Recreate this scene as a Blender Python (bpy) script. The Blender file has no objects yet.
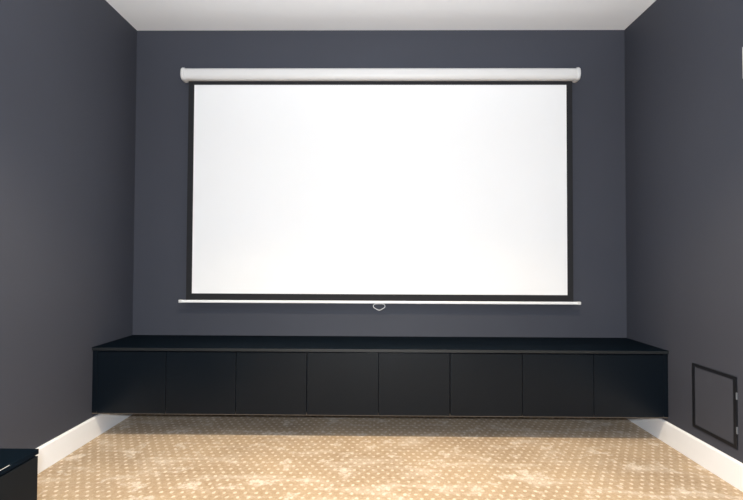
import bpy, bmesh, math
from mathutils import Vector, Matrix, Euler

C = bpy.context.scene.collection
SC = bpy.context.scene
PI = math.pi

# ---------------------------------------------------------------- room sizes (metres)
W = 3.47                 # width of the room
HX = W / 2
D = 3.369                # far wall
REAR = -2.7              # wall behind the camera
H = 2.725                # ceiling
BB = 0.127               # baseboard height
BT = 0.016               # baseboard thickness

# ---------------------------------------------------------------- materials
def new_mat(name):
    m = bpy.data.materials.new(name)
    m.use_nodes = True
    nt = m.node_tree
    b = nt.nodes['Principled BSDF']
    return m, nt, b

def mat(name, col, rough=0.5, metal=0.0, spec=0.5, noise=0.0, nscale=40.0, bump=0.0, bscale=300.0, coat=0.0):
    m, nt, b = new_mat(name)
    b.inputs['Base Color'].default_value = (*col, 1)
    b.inputs['Roughness'].default_value = rough
    b.inputs['Metallic'].default_value = metal
    b.inputs['Specular IOR Level'].default_value = spec
    tc = nt.nodes.new('ShaderNodeTexCoord')
    if noise > 0:
        n = nt.nodes.new('ShaderNodeTexNoise')
        n.inputs['Scale'].default_value = nscale
        n.inputs['Detail'].default_value = 4
        nt.links.new(tc.outputs['Object'], n.inputs['Vector'])
        mx = nt.nodes.new('ShaderNodeMix'); mx.data_type = 'RGBA'
        mx.inputs['A'].default_value = (*[c * (1 - noise) for c in col], 1)
        mx.inputs['B'].default_value = (*[min(1, c * (1 + noise)) for c in col], 1)
        nt.links.new(n.outputs['Fac'], mx.inputs['Factor'])
        nt.links.new(mx.outputs['Result'], b.inputs['Base Color'])
    if bump > 0:
        n2 = nt.nodes.new('ShaderNodeTexNoise')
        n2.inputs['Scale'].default_value = bscale
        n2.inputs['Detail'].default_value = 3
        nt.links.new(tc.outputs['Object'], n2.inputs['Vector'])
        bp = nt.nodes.new('ShaderNodeBump')
        bp.inputs['Strength'].default_value = bump
        bp.inputs['Distance'].default_value = 0.001
        nt.links.new(n2.outputs['Fac'], bp.inputs['Height'])
        nt.links.new(bp.outputs['Normal'], b.inputs['Normal'])
    return m

M = {}
M['wall'] = mat('charcoal_wall_paint', (0.0462, 0.0492, 0.0640), 0.62, spec=0.35, noise=0.05, nscale=3, bump=0.25, bscale=420)
M['ceiling'] = mat('white_ceiling_paint', (0.86, 0.87, 0.89), 0.9, spec=0.2, noise=0.01, nscale=3, bump=0.1, bscale=300)
M['trim'] = mat('white_trim_paint', (0.85, 0.86, 0.88), 0.45, spec=0.4, noise=0.01)
M['case'] = mat('white_coated_metal', (0.66, 0.65, 0.64), 0.4, spec=0.4, noise=0.01)
M['cap'] = mat('white_plastic', (0.68, 0.67, 0.66), 0.45, noise=0.01)
M['screen'] = mat('matte_white_screen', (0.83, 0.83, 0.83), 0.95, spec=0.1, noise=0.008, nscale=2)
M['border'] = mat('black_screen_border', (0.013, 0.013, 0.015), 0.75, spec=0.3, noise=0.1)
M['bar'] = mat('white_bar', (0.84, 0.84, 0.84), 0.35, spec=0.4, noise=0.01)
M['wire'] = mat('grey_white_wire', (0.62, 0.63, 0.65), 0.35, spec=0.5, noise=0.02)
M['black'] = mat('black_satin_lacquer', (0.0022, 0.0046, 0.0080), 0.33, spec=0.20, noise=0.06, nscale=8, bump=0.06, bscale=250)
M['top'] = mat('black_top', (0.0016, 0.0045, 0.0085), 0.62, spec=0.04, noise=0.08, nscale=10, bump=0.05, bscale=250)
M['lowblack'] = mat('black_lacquer', (0.0040, 0.0060, 0.0085), 0.5, spec=0.10, noise=0.06, nscale=8, bump=0.06, bscale=250)
M['raw'] = mat('raw_board_edge', (0.10, 0.08, 0.062), 0.7, noise=0.15, nscale=60)
M['panel'] = mat('charcoal_panel_paint', (0.0462, 0.0490, 0.0625), 0.6, spec=0.35, noise=0.04, nscale=5, bump=0.15)
M['gasket'] = mat('black_frame', (0.006, 0.007, 0.010), 0.5, spec=0.3, noise=0.08)
M['hinge'] = mat('dull_steel', (0.20, 0.22, 0.25), 0.45, metal=0.6, noise=0.05)
M['pale'] = mat('pale_glint', (0.40, 0.40, 0.39), 0.4, noise=0.05)

def carpet():
    """beige carpet with a staggered lattice of pale raised dots and brushed pale patches"""
    m, nt, b = new_mat('beige_dotted_carpet')
    N, L = nt.nodes, nt.links
    tc = N.new('ShaderNodeTexCoord')
    A, R = 0.0495, 0.0424
    def math_(op, a, b_=None, c=None):
        n = N.new('ShaderNodeMath'); n.operation = op
        for i, v in enumerate((a, b_, c)):
            if v is None: continue
            if isinstance(v, (int, float)): n.inputs[i].default_value = v
            else: L.new(v, n.inputs[i])
        return n.outputs[0]
    # slight wobble of the weave
    nz = N.new('ShaderNodeTexNoise'); nz.inputs['Scale'].default_value = 55; nz.inputs['Detail'].default_value = 2
    L.new(tc.outputs['Object'], nz.inputs['Vector'])
    sub = N.new('ShaderNodeVectorMath'); sub.operation = 'SUBTRACT'
    L.new(nz.outputs['Color'], sub.inputs[0]); sub.inputs[1].default_value = (0.5, 0.5, 0.5)
    scl = N.new('ShaderNodeVectorMath'); scl.operation = 'SCALE'; scl.inputs['Scale'].default_value = 0.015
    L.new(sub.outputs[0], scl.inputs[0])
    add = N.new('ShaderNodeVectorMath'); add.operation = 'ADD'
    L.new(tc.outputs['Object'], add.inputs[0]); L.new(scl.outputs[0], add.inputs[1])
    sep = N.new('ShaderNodeSeparateXYZ'); L.new(add.outputs[0], sep.inputs[0])
    X, Y = sep.outputs[0], sep.outputs[1]
    def lattice(ox, oy):
        ux = math_('WRAP', math_('ADD', X, ox), A / 2, -A / 2)
        uy = math_('WRAP', math_('ADD', Y, oy), R, -R)
        ux = math_('DIVIDE', ux, 0.0092)
        uy = math_('DIVIDE', uy, 0.0120)
        return math_('ADD', math_('MULTIPLY', ux, ux), math_('MULTIPLY', uy, uy))
    d = math_('MINIMUM', lattice(0, 0), lattice(A / 2, R))
    mr = N.new('ShaderNodeMapRange'); mr.interpolation_type = 'SMOOTHSTEP'
    mr.inputs['From Min'].default_value = 0.25; mr.inputs['From Max'].default_value = 1.25
    mr.inputs['To Min'].default_value = 1.0; mr.inputs['To Max'].default_value = 0.0
    L.new(d, mr.inputs['Value'])
    dot = mr.outputs['Result']
    # brushed patches of pile, streaks left by the vacuum cleaner, tufts
    def noise(scale, detail, rough=0.6, vec=None, dist=0.0):
        n = N.new('ShaderNodeTexNoise')
        n.inputs['Scale'].default_value = scale; n.inputs['Detail'].default_value = detail
        n.inputs['Roughness'].default_value = rough; n.inputs['Distortion'].default_value = dist
        L.new(vec or tc.outputs['Object'], n.inputs['Vector'])
        return n.outputs['Fac']
    def ramp(v, a, b_, lo=0.0, hi=1.0):
        r = N.new('ShaderNodeMapRange'); r.interpolation_type = 'SMOOTHSTEP'
        for k, q in (('From Min', a), ('From Max', b_), ('To Min', lo), ('To Max', hi)): r.inputs[k].default_value = q
        L.new(v, r.inputs['Value']); return r.outputs['Result']
    mp = N.new('ShaderNodeMapping'); mp.inputs['Scale'].default_value = (1.0, 2.6, 1.0)
    mp.inputs['Rotation'].default_value = (0, 0, 0.5)
    L.new(tc.outputs['Object'], mp.inputs['Vector'])
    patch = ramp(noise(7.5, 6, 0.70), 0.54, 0.66)
    streak = ramp(noise(3.0, 4, 0.55, mp.outputs['Vector'], 0.6), 0.50, 0.70)
    dull = ramp(noise(2.2, 3, 0.5), 0.35, 0.65)
    tuft = ramp(noise(115, 4, 0.7), 0.34, 0.66)
    mid = ramp(noise(45, 4, 0.65), 0.35, 0.68)
    pale = math_('MINIMUM', math_('ADD', math_('MULTIPLY', patch, 0.85), math_('MULTIPLY', streak, 0.5)), 1.0)
    def mix(f, a_, b_):
        m_ = N.new('ShaderNodeMix'); m_.data_type = 'RGBA'
        for k, q in (('Factor', f), ('A', a_), ('B', b_)):
            if isinstance(q, tuple): m_.inputs[k].default_value = (*q, 1)
            else: L.new(q, m_.inputs[k])
        return m_.outputs['Result']
    gold = mix(dull, (0.35, 0.242, 0.142), (0.46, 0.328, 0.20))
    base = mix(math_('MULTIPLY', mid, 0.7), gold, (0.52, 0.41, 0.29))
    base = mix(math_('MULTIPLY', pale, 0.9), base, (0.74, 0.65, 0.56))
    base = mix(math_('MULTIPLY', tuft, 0.40), base, (0.22, 0.155, 0.10))
    dotf = math_('MULTIPLY', dot, ramp(noise(60, 3, 0.7), 0.3, 0.62, 0.25, 1.0))
    col = mix(math_('MULTIPLY', dotf, 0.78), base, (0.76, 0.66, 0.54))
    L.new(col, b.inputs['Base Color'])
    b.inputs['Roughness'].default_value = 0.95
    b.inputs['Specular IOR Level'].default_value = 0.1
    b.inputs['Sheen Weight'].default_value = 0.1
    bp = N.new('ShaderNodeBump'); bp.inputs['Strength'].default_value = 0.5; bp.inputs['Distance'].default_value = 0.003
    L.new(math_('ADD', dot, math_('MULTIPLY', tuft, 0.7)), bp.inputs['Height'])
    L.new(bp.outputs['Normal'], b.inputs['Normal'])
    return m
M['carpet'] = carpet()

# ---------------------------------------------------------------- mesh helpers
def bm_box(bm, lo, hi, bevel=0.0, seg=2):
    r = bmesh.ops.create_cube(bm, size=1.0)
    vs = r['verts']
    lo, hi = Vector(lo), Vector(hi)
    c, s = (lo + hi) / 2, hi - lo
    for v in vs:
        v.co = Vector((v.co.x * s.x, v.co.y * s.y, v.co.z * s.z)) + c
    if bevel > 0:
        es = list({e for v in vs for e in v.link_edges})
        bmesh.ops.bevel(bm, geom=es, offset=bevel, segments=seg, profile=0.5, affect='EDGES', clamp_overlap=True)

def bm_extrude_profile(bm, pts, x0, x1):
    """closed (y,z) profile swept along x"""
    a = [bm.verts.new((x0, y, z)) for y, z in pts]
    b = [bm.verts.new((x1, y, z)) for y, z in pts]
    n = len(pts)
    for i in range(n):
        bm.faces.new((a[i], a[(i + 1) % n], b[(i + 1) % n], b[i]))
    bm.faces.new(a[::-1]); bm.faces.new(b)

def rounded_rect(y0, y1, z0, z1, r, n=6):
    out = []
    for cy, cz, a0 in ((y1 - r, z1 - r, 0), (y0 + r, z1 - r, 90), (y0 + r, z0 + r, 180), (y1 - r, z0 + r, 270)):
        for k in range(n + 1):
            a = math.radians(a0 + 90 * k / n)
            out.append((cy + r * math.cos(a), cz + r * math.sin(a)))
    return out

def obj(name, bm, m, parent=None, smooth=False, loc=None):
    bmesh.ops.recalc_face_normals(bm, faces=bm.faces[:])
    me = bpy.data.meshes.new(name)
    bm.to_mesh(me); bm.free()
    for mm in (m if isinstance(m, (list, tuple)) else (m,)):
        me.materials.append(mm)
    if smooth:
        for p in me.polygons: p.use_smooth = True
        me.set_sharp_from_angle(angle=math.radians(50))
    o = bpy.data.objects.new(name, me)
    C.objects.link(o)
    if smooth:
        wn = o.modifiers.new('weighted_normals', 'WEIGHTED_NORMAL'); wn.keep_sharp = True; wn.weight = 100
    if loc is not None: o.location = loc
    if parent is not None: o.parent = parent
    return o

def box(name, lo, hi, m, parent=None, bevel=0.0, seg=2):
    bm = bmesh.new(); bm_box(bm, lo, hi, bevel, seg)
    return obj(name, bm, m, parent, smooth=bevel > 0)

def thing(name, label, cat, loc=(0, 0, 0), group=None):
    o = bpy.data.objects.new(name, None); C.objects.link(o)
    o.empty_display_size = 0.1
    o.location = loc
    o['label'] = label; o['category'] = cat
    if group: o['group'] = group
    return o

def struct(o, label=None, cat=None):
    o['kind'] = 'structure'
    if label: o['label'] = label
    if cat: o['category'] = cat
    return o

# ---------------------------------------------------------------- the room
T = 0.1
struct(box('floor', (-HX - T, REAR - T, -0.1), (HX + T, D + T, 0), M['carpet']), 'beige carpet with a staggered pattern of pale dots', 'floor')
struct(box('ceiling', (-HX - T, REAR - T, H), (HX + T, D + T, H + 0.1), M['ceiling']), 'plain white painted ceiling', 'ceiling')
struct(box('wall_back', (-HX - T, D, 0), (HX + T, D + T, H), M['wall']), 'charcoal painted wall behind the projection screen', 'wall')
struct(box('wall_left', (-HX - T, REAR, 0), (-HX, D, H), M['wall']), 'bare charcoal painted wall on the left', 'wall')
struct(box('wall_right', (HX, REAR, 0), (HX + T, D, H), M['wall']), 'charcoal painted wall on the right with the access panel', 'wall')
struct(box('wall_front', (-HX - T, REAR - T, 0), (HX + T, REAR, H), M['wall']), 'charcoal painted wall facing the screen', 'wall')

def baseboard_y(name, side, label):
    bm = bmesh.new()
    x0 = side * HX; x1 = side * (HX - BT)
    prof = [(x0, 0), (x1, 0), (x1, BB - 0.006), (side * (HX - BT + 0.005), BB), (x0, BB)]
    a = [bm.verts.new((x, REAR, z)) for x, z in prof]
    b = [bm.verts.new((x, D, z)) for x, z in prof]
    for i in range(5): bm.faces.new((a[i], a[(i + 1) % 5], b[(i + 1) % 5], b[i]))
    bm.faces.new(a); bm.faces.new(b[::-1])
    struct(obj(name, bm, M['trim']), label, 'baseboard')
baseboard_y('baseboard_left', -1, 'white baseboard along the left wall')
baseboard_y('baseboard_right', 1, 'white baseboard along the right wall')

# ---------------------------------------------------------------- projection screen
SY = D - 0.070           # plane of the fabric
sx = 0.003               # centre of the screen
scr = thing('projection_screen', 'wide white pull-down projection screen with black border hanging on the back wall', 'projection screen', (sx, SY, 0.788))
def loc(parent, p): return (p[0] - parent.location.x, p[1] - parent.location.y, p[2] - parent.location.z)
def bx(name, lo, hi, m, parent, bevel=0.0, seg=2, sub=None):
    """box given in world coordinates under a thing (or under a part of that thing)"""
    return box(name, loc(parent, lo), loc(parent, hi), m, sub or parent, bevel, seg)

CZ0, CZ1 = 2.334, 2.412
CY0, CY1 = SY - 0.050, SY + 0.040
cx0, cx1 = sx - 1.352, sx + 1.352
bm = bmesh.new()
prof = [(y - SY, z - 0.788) for y, z in rounded_rect(CY0, CY1, CZ0, CZ1, 0.026, 8)]
bm_extrude_profile(bm, prof, cx0 - sx, cx1 - sx)
case = obj('casing', bm, M['case'], scr, smooth=True)
for s in (-1, 1):                                    # rounded plastic caps, a little bigger than the tube
    bm = bmesh.new()
    e0 = 1.348
    rings = [(0.0, 0.0), (0.002, 0.004), (0.016, 0.005), (0.024, 0.001), (0.029, -0.008), (0.031, -0.018)]
    prev = None
    first = None
    for dx, g in rings:
        pr = rounded_rect(CY0 - g - SY, CY1 + g - SY, CZ0 - g - 0.788, CZ1 + g - 0.788, 0.028 if g > -0.01 else 0.02, 8)
        vs = [bm.verts.new((s * (e0 + dx), y, z)) for y, z in pr]
        if prev:
            n = len(vs)
            for i in range(n): bm.faces.new((prev[i], prev[(i + 1) % n], vs[(i + 1) % n], vs[i]))
        else: first = vs
        prev = vs
    bm.faces.new(prev); bm.faces.new(first[::-1])
    obj('end_cap', bm, M['cap'], case, smooth=True)
for s in (-1, 1):                                    # brackets carrying the casing on the wall
    bx('wall_bracket', (sx + s * 1.1 - 0.04, CY1 - 0.004, CZ0 + 0.01), (sx + s * 1.1 + 0.04, D - 0.0012, CZ1 - 0.008), M['cap'], scr, 0.003)

fx0, fx1 = sx - 1.334, sx + 1.334                    # black edge of the fabric
ix0, ix1 = sx - 1.2935, sx + 1.2935                  # white area
iz0, iz1 = 0.8535, 2.307
fz0, fz1 = 0.802, CZ0 + 0.015
bm = bmesh.new()
def quad_strip(bm, lo, hi): bm_box(bm, lo, hi)
for lo, hi in (((fx0, SY, fz0), (ix0, SY + 0.0012, fz1)), ((ix1, SY, fz0), (fx1, SY + 0.0012, fz1)),
               ((ix0, SY, fz0), (ix1, SY + 0.0012, iz0)), ((ix0, SY, iz1), (ix1, SY + 0.0012, fz1))):
    bm_box(bm, loc(scr, lo), loc(scr, hi))
o = obj('fabric_border', bm, M['border'], scr); o['label'] = 'black border of the screen fabric'
o = bx('screen_fabric', (ix0, SY, iz0), (ix1, SY + 0.0012, iz1), M['screen'], scr)
# weight bar with caps and pull ring
bm = bmesh.new()
bz0, bz1 = 0.789, 0.8085
prof = [(y - SY, z - 0.788) for y, z in rounded_rect(SY - 0.011, SY + 0.013, bz0, bz1, 0.007, 5)]
bm_extrude_profile(bm, prof, -1.362, 1.362)
bar = obj('bottom_bar', bm, M['bar'], scr, smooth=True)
for s in (-1, 1):
    a, b_ = sorted((s * 1.358, s * 1.383))
    bm = bmesh.new(); bm_box(bm, (a, -0.0125, bz0 - 0.788 - 0.0012), (b_, 0.0145, bz1 - 0.788 + 0.0012), 0.005, 3)
    obj('end_cap', bm, M['cap'], bar, smooth=True)
# pull ring: bent wire loop, flat top and pointed bottom
def tube(bm, pts, r, closed=True, n=8):
    P = [Vector(p) for p in pts]; m = len(P); rings = []
    for i in range(m):
        t = (P[(i + 1) % m] - P[(i - 1) % m]).normalized()
        nrm = Vector((0, 1, 0)); bi = t.cross(nrm).normalized()
        rings.append([bm.verts.new(P[i] + r * (math.cos(2 * PI * k / n) * nrm + math.sin(2 * PI * k / n) * bi)) for k in range(n)])
    for i in range(m if closed else m - 1):
        a, b = rings[i], rings[(i + 1) % m]
        for k in range(n): bm.faces.new((a[k], a[(k + 1) % n], b[(k + 1) % n], b[k]))
ctrl = [(-0.026, -0.004), (0.026, -0.004), (0.0385, -0.013), (0.0385, -0.025), (0.024, -0.036), (0.0, -0.046), (-0.024, -0.036), (-0.0385, -0.025), (-0.0385, -0.013)]
sm = []
for i in range(len(ctrl)):                            # Catmull-Rom smoothing of the bends
    p0, p1, p2, p3 = [Vector(ctrl[(i + k) % len(ctrl)]) for k in (-1, 0, 1, 2)]
    for k in range(5):
        t = k / 5
        q = 0.5 * (2 * p1 + (p2 - p0) * t + (2 * p0 - 5 * p1 + 4 * p2 - p3) * t * t + (3 * p1 - p0 - 3 * p2 + p3) * t ** 3)
        sm.append((q.x + 0.003, 0.0, q.y + 0.002))
bm = bmesh.new(); tube(bm, sm, 0.0024)
ring = obj('pull_handle', bm, M['wire'], scr, smooth=True); ring['label'] = 'thin pale wire pull ring'

# ---------------------------------------------------------------- floating cabinets
YC = 2.894               # front of the doors
ZB, ZT = 0.150, 0.554
TOPT = 0.020
DT = 0.018
edges = [-1.705, -1.285, -0.860, -0.431, 0.001, 0.431, 0.864, 1.291, 1.705]
names = ['first black cabinet from the left wall, end of the floating row, door left of screen bar',
         'second black wall-hung cabinet from the left wall, beneath the screen',
         'third black wall-hung cabinet from the left wall, beneath the screen',
         'fourth black wall-hung cabinet from the left wall, left of the pull ring',
         'fifth black wall-hung cabinet from the left wall, right below the pull ring',
         'third black wall-hung cabinet from the right wall, beneath the screen',
         'second black wall-hung cabinet from the right wall, beneath the screen corner',
         'first black cabinet from the right wall, end of the floating row']
names[0] = 'first black cabinet from the left wall, at the left end of the floating row'
names[7] = 'first black cabinet from the right wall, at the right end of the floating row'
for i in range(8):
    x0, x1 = edges[i], edges[i + 1]
    bx0 = -HX if i == 0 else x0
    bx1 = HX if i == 7 else x1
    cxm = (bx0 + bx1) / 2
    t = thing('wall_cabinet', names[i], 'cabinet', (cxm, (YC + D) / 2, ZB), 'black cabinets in the floating row')
    e = 0.0006
    bm = bmesh.new()                                  # open carcass: sides, back, top rail
    for lo, hi in (((bx0 + e, YC + DT + 0.001, ZB + 0.016), (bx0 + 0.016, D, ZT - TOPT)),
                   ((bx1 - 0.016, YC + DT + 0.001, ZB + 0.016), (bx1 - e, D, ZT - TOPT)),
                   ((bx0 + 0.016, D - 0.012, ZB + 0.016), (bx1 - 0.016, D, ZT - TOPT)),
                   ((bx0 + 0.016, YC + DT + 0.001, ZT - TOPT - 0.016), (bx1 - 0.016, D - 0.012, ZT - TOPT))):
        bm_box(bm, loc(t, lo), loc(t, hi))
    obj('body', bm, M['black'], t)
    o = bx('bottom_panel', (bx0 + e, YC + 0.004, ZB), (bx1 - e, D - BT if False else D, ZB + 0.016), M['raw'], t, 0.0008, 1)
    o['label'] = 'pale brown raw edge of the bottom board'
    gl = gr = 0.0015
    if i in (3, 5): gl = 0.0026
    if i in (2, 4): gr = 0.0026
    bx('door', (x0 + gl, YC, ZB + 0.0055), (x1 - gr, YC + DT, ZT - TOPT - 0.006), M['black'], t, 0.0012, 2)
    if i == 0:
        bx('filler_panel', (-HX, YC + 0.003, ZB + 0.0055), (x0 - 0.0015, YC + DT, ZT - TOPT - 0.001), M['black'], t, 0.001, 1)
    if i == 7:
        bx('filler_panel', (x1 + 0.0015, YC + 0.003, ZB + 0.0055), (HX, YC + DT, ZT - TOPT - 0.001), M['black'], t, 0.001, 1)

top = box('worktop', (-HX, YC - 0.008, ZT - TOPT), (HX, D, ZT), M['top'], bevel=0.003, seg=3)
M['lip_light'] = mat('black_lip_highlight', (0.010, 0.012, 0.014), 0.45, spec=0.35, noise=0.08)
box('lip_highlight', (-HX + 0.002, YC - 0.0095, ZT - TOPT + 0.001), (HX - 0.002, YC - 0.007, ZT - 0.0025), M['lip_light'], top, 0.0008, 2)  # lighter strip paints in the highlight along the front lip
top['label'] = 'long black top running wall to wall over the floating cabinets'; top['category'] = 'worktop'

# ---------------------------------------------------------------- access panel on the right wall
py0, py1, pz0, pz1 = 2.346, 2.671, 0.181, 0.5285
ap = thing('access_panel', 'square charcoal access panel with black frame low on the right wall', 'access panel', (HX, (py0 + py1) / 2, pz0))
bm = bmesh.new()
fw = 0.021
for lo, hi in (((HX - 0.006, py0, pz0), (HX, py0 + fw, pz1)), ((HX - 0.006, py1 - fw, pz0), (HX, py1, pz1)),
               ((HX - 0.006, py0 + fw, pz0), (HX, py1 - fw, pz0 + fw * 0.8)), ((HX - 0.006, py0 + fw, pz1 - fw * 0.8), (HX, py1 - fw, pz1))):
    bm_box(bm, loc(ap, lo), loc(ap, hi))
o = obj('frame', bm, M['gasket'], ap); o['label'] = 'black frame'
bx('panel', (HX - 0.0045, py0 + fw, pz0 + fw * 0.8), (HX, py1 - fw, pz1 - fw * 0.8), M['panel'], ap, 0.001, 1)
for z in (0.272, 0.437):
    bm = bmesh.new()
    bm_box(bm, loc(ap, (HX - 0.0075, py0 - 0.003, z - 0.017)), loc(ap, (HX, py0 + 0.003, z + 0.017)), 0.0015, 2)
    o = obj('hinge', bm, M['hinge'], ap, smooth=True); o['label'] = 'small dull metal hinge'

# ---------------------------------------------------------------- white fitting at the right edge of view
wf = thing('wall_fitting', 'white upright fitting high on the right wall, cut off by the photo edge', 'wall fitting', (HX, 2.20, 1.950))
bx('cover', (HX - 0.020, 2.15, 1.950), (HX - 0.005, 2.2635, 2.104), M['cap'], wf, 0.004, 3)
bx('back_plate', (HX - 0.006, 2.156, 1.956), (HX, 2.260, 2.098), M['cap'], wf)

# ---------------------------------------------------------------- low black cabinet by the left wall
LX1, LY1, LZ = -1.226, 1.726, 0.402
lc = thing('low_cabinet', 'low black cabinet standing on the carpet against the left wall in the near corner', 'cabinet', ((-HX + LX1) / 2, 1.2, 0))
xb = -HX + BT + 0.001
bx('plinth', (xb, 0.74, 0), (LX1 - 0.04, LY1 - 0.03, 0.06), M['top'], lc)
bx('body', (xb, 0.71, 0.06), (LX1 - 0.017, LY1 - 0.004, LZ - 0.022), M['lowblack'], lc, 0.001, 1)
for a, b_ in ((0.712, 1.199), (1.203, LY1 - 0.004)):
    bx('door', (LX1 - 0.0165, a, 0.064), (LX1 - 0.001, b_, LZ - 0.024), M['lowblack'], lc, 0.0012, 2)
tp = bx('top', (-HX + 0.0005, 0.70, LZ - 0.018), (LX1 - 0.001, LY1, LZ), M['top'], lc, 0.0015, 3)
es = bx('edge_glint', (LX1 - 0.0022, 1.2, LZ - 0.0018), (LX1 - 0.0002, 1.588, LZ + 0.0003), M['pale'], lc, 0.0006, 1, sub=None)  # pale strip stands in for a glint on the top's edge
es['label'] = 'thin pale painted glint along the edge of the top'

# ---------------------------------------------------------------- downlights, flash and added fill lights
def spot(name, p, target, power, col, size=150, blend=0.9, radius=0.045):
    l = bpy.data.lights.new(name, 'SPOT'); l.energy = power; l.color = col
    l.spot_size = math.radians(size); l.spot_blend = blend; l.shadow_soft_size = radius
    o = bpy.data.objects.new(name, l); C.objects.link(o); o.location = p
    d = Vector(target) - Vector(p)
    o.rotation_euler = d.to_track_quat('-Z', 'Y').to_euler()
    return o
def area(name, p, target, power, col, sx_, sy_):
    l = bpy.data.lights.new(name, 'AREA'); l.energy = power; l.color = col
    l.shape = 'RECTANGLE'; l.size = sx_; l.size_y = sy_
    o = bpy.data.objects.new(name, l); C.objects.link(o); o.location = p
    d = Vector(target) - Vector(p)
    o.rotation_euler = d.to_track_quat('-Z', 'Y').to_euler()
    return o
for x, y, e, c in ((-0.62, 1.48, 225, (1.0, 0.82, 0.55)), (0.62, 1.48, 240, (1.0, 0.78, 0.49)),
                   (-0.85, -0.9, 100, (1.0, 0.85, 0.62)), (0.85, -0.9, 100, (1.0, 0.80, 0.53))):
    spot('downlight', (x, y, H - 0.012), (x, y + 0.03, 0), e, c, 106, 0.7, 0.015)
area('rear_fill', (0.0, REAR + 0.05, 1.15), (0.0, 1, 1.15), 30, (0.86, 0.93, 1.0), 2.4, 1.9)  # unseen area light added behind the camera for cool ambient light
spot('flash', (0.03, -0.12, 1.22), (0.03, 3.0, 1.30), 325, (0.88, 0.94, 1.0), 150, 0.6, 0.06)
for x in (-0.5, 0.5):
    spot('ceiling_fill', (x, -0.4, 1.3), (x, 0.0, H), 165, (0.86, 0.94, 1.0), 132, 0.5, 0.15)  # unseen upward spots added to brighten the ceiling

w = bpy.data.worlds.new('World'); SC.world = w; w.use_nodes = True
w.node_tree.nodes['Background'].inputs['Color'].default_value = (0.8, 0.88, 1, 1)
w.node_tree.nodes['Background'].inputs['Strength'].default_value = 0.05

# ---------------------------------------------------------------- camera
f_px = 478.0; pitch = 0.0223; yaw = -0.0114; roll = 0.0041
cam = bpy.data.cameras.new('camera'); cam.sensor_width = 36; cam.sensor_fit = 'HORIZONTAL'
cam.lens = f_px / 743 * 36; cam.clip_start = 0.02
co = bpy.data.objects.new('camera', cam); C.objects.link(co)
co.location = (-0.0109, 0, 1.0846)
def from_view(u, v, dep):                             # image right / image down / depth -> world direction
    c, s = math.cos(roll), math.sin(roll); u, v = c * u + s * v, -s * u + c * v
    x, y, z = u, dep, -v
    c, s = math.cos(pitch), math.sin(pitch); y, z = c * y - s * z, s * y + c * z
    c, s = math.cos(yaw), math.sin(yaw); x, y = c * x + s * y, -s * x + c * y
    return Vector((x, y, z))
R = Matrix((from_view(1, 0, 0), from_view(0, -1, 0), -from_view(0, 0, 1))).transposed()
co.rotation_euler = R.to_euler()
SC.camera = co

SC.view_settings.view_transform = 'Standard'
SC.view_settings.look = 'None'
SC.view_settings.gamma = 1
SC.view_settings.use_curve_mapping = False
SC.view_settings.exposure = -0.12
SC.cycles.max_bounces = 10
SC.cycles.diffuse_bounces = 6
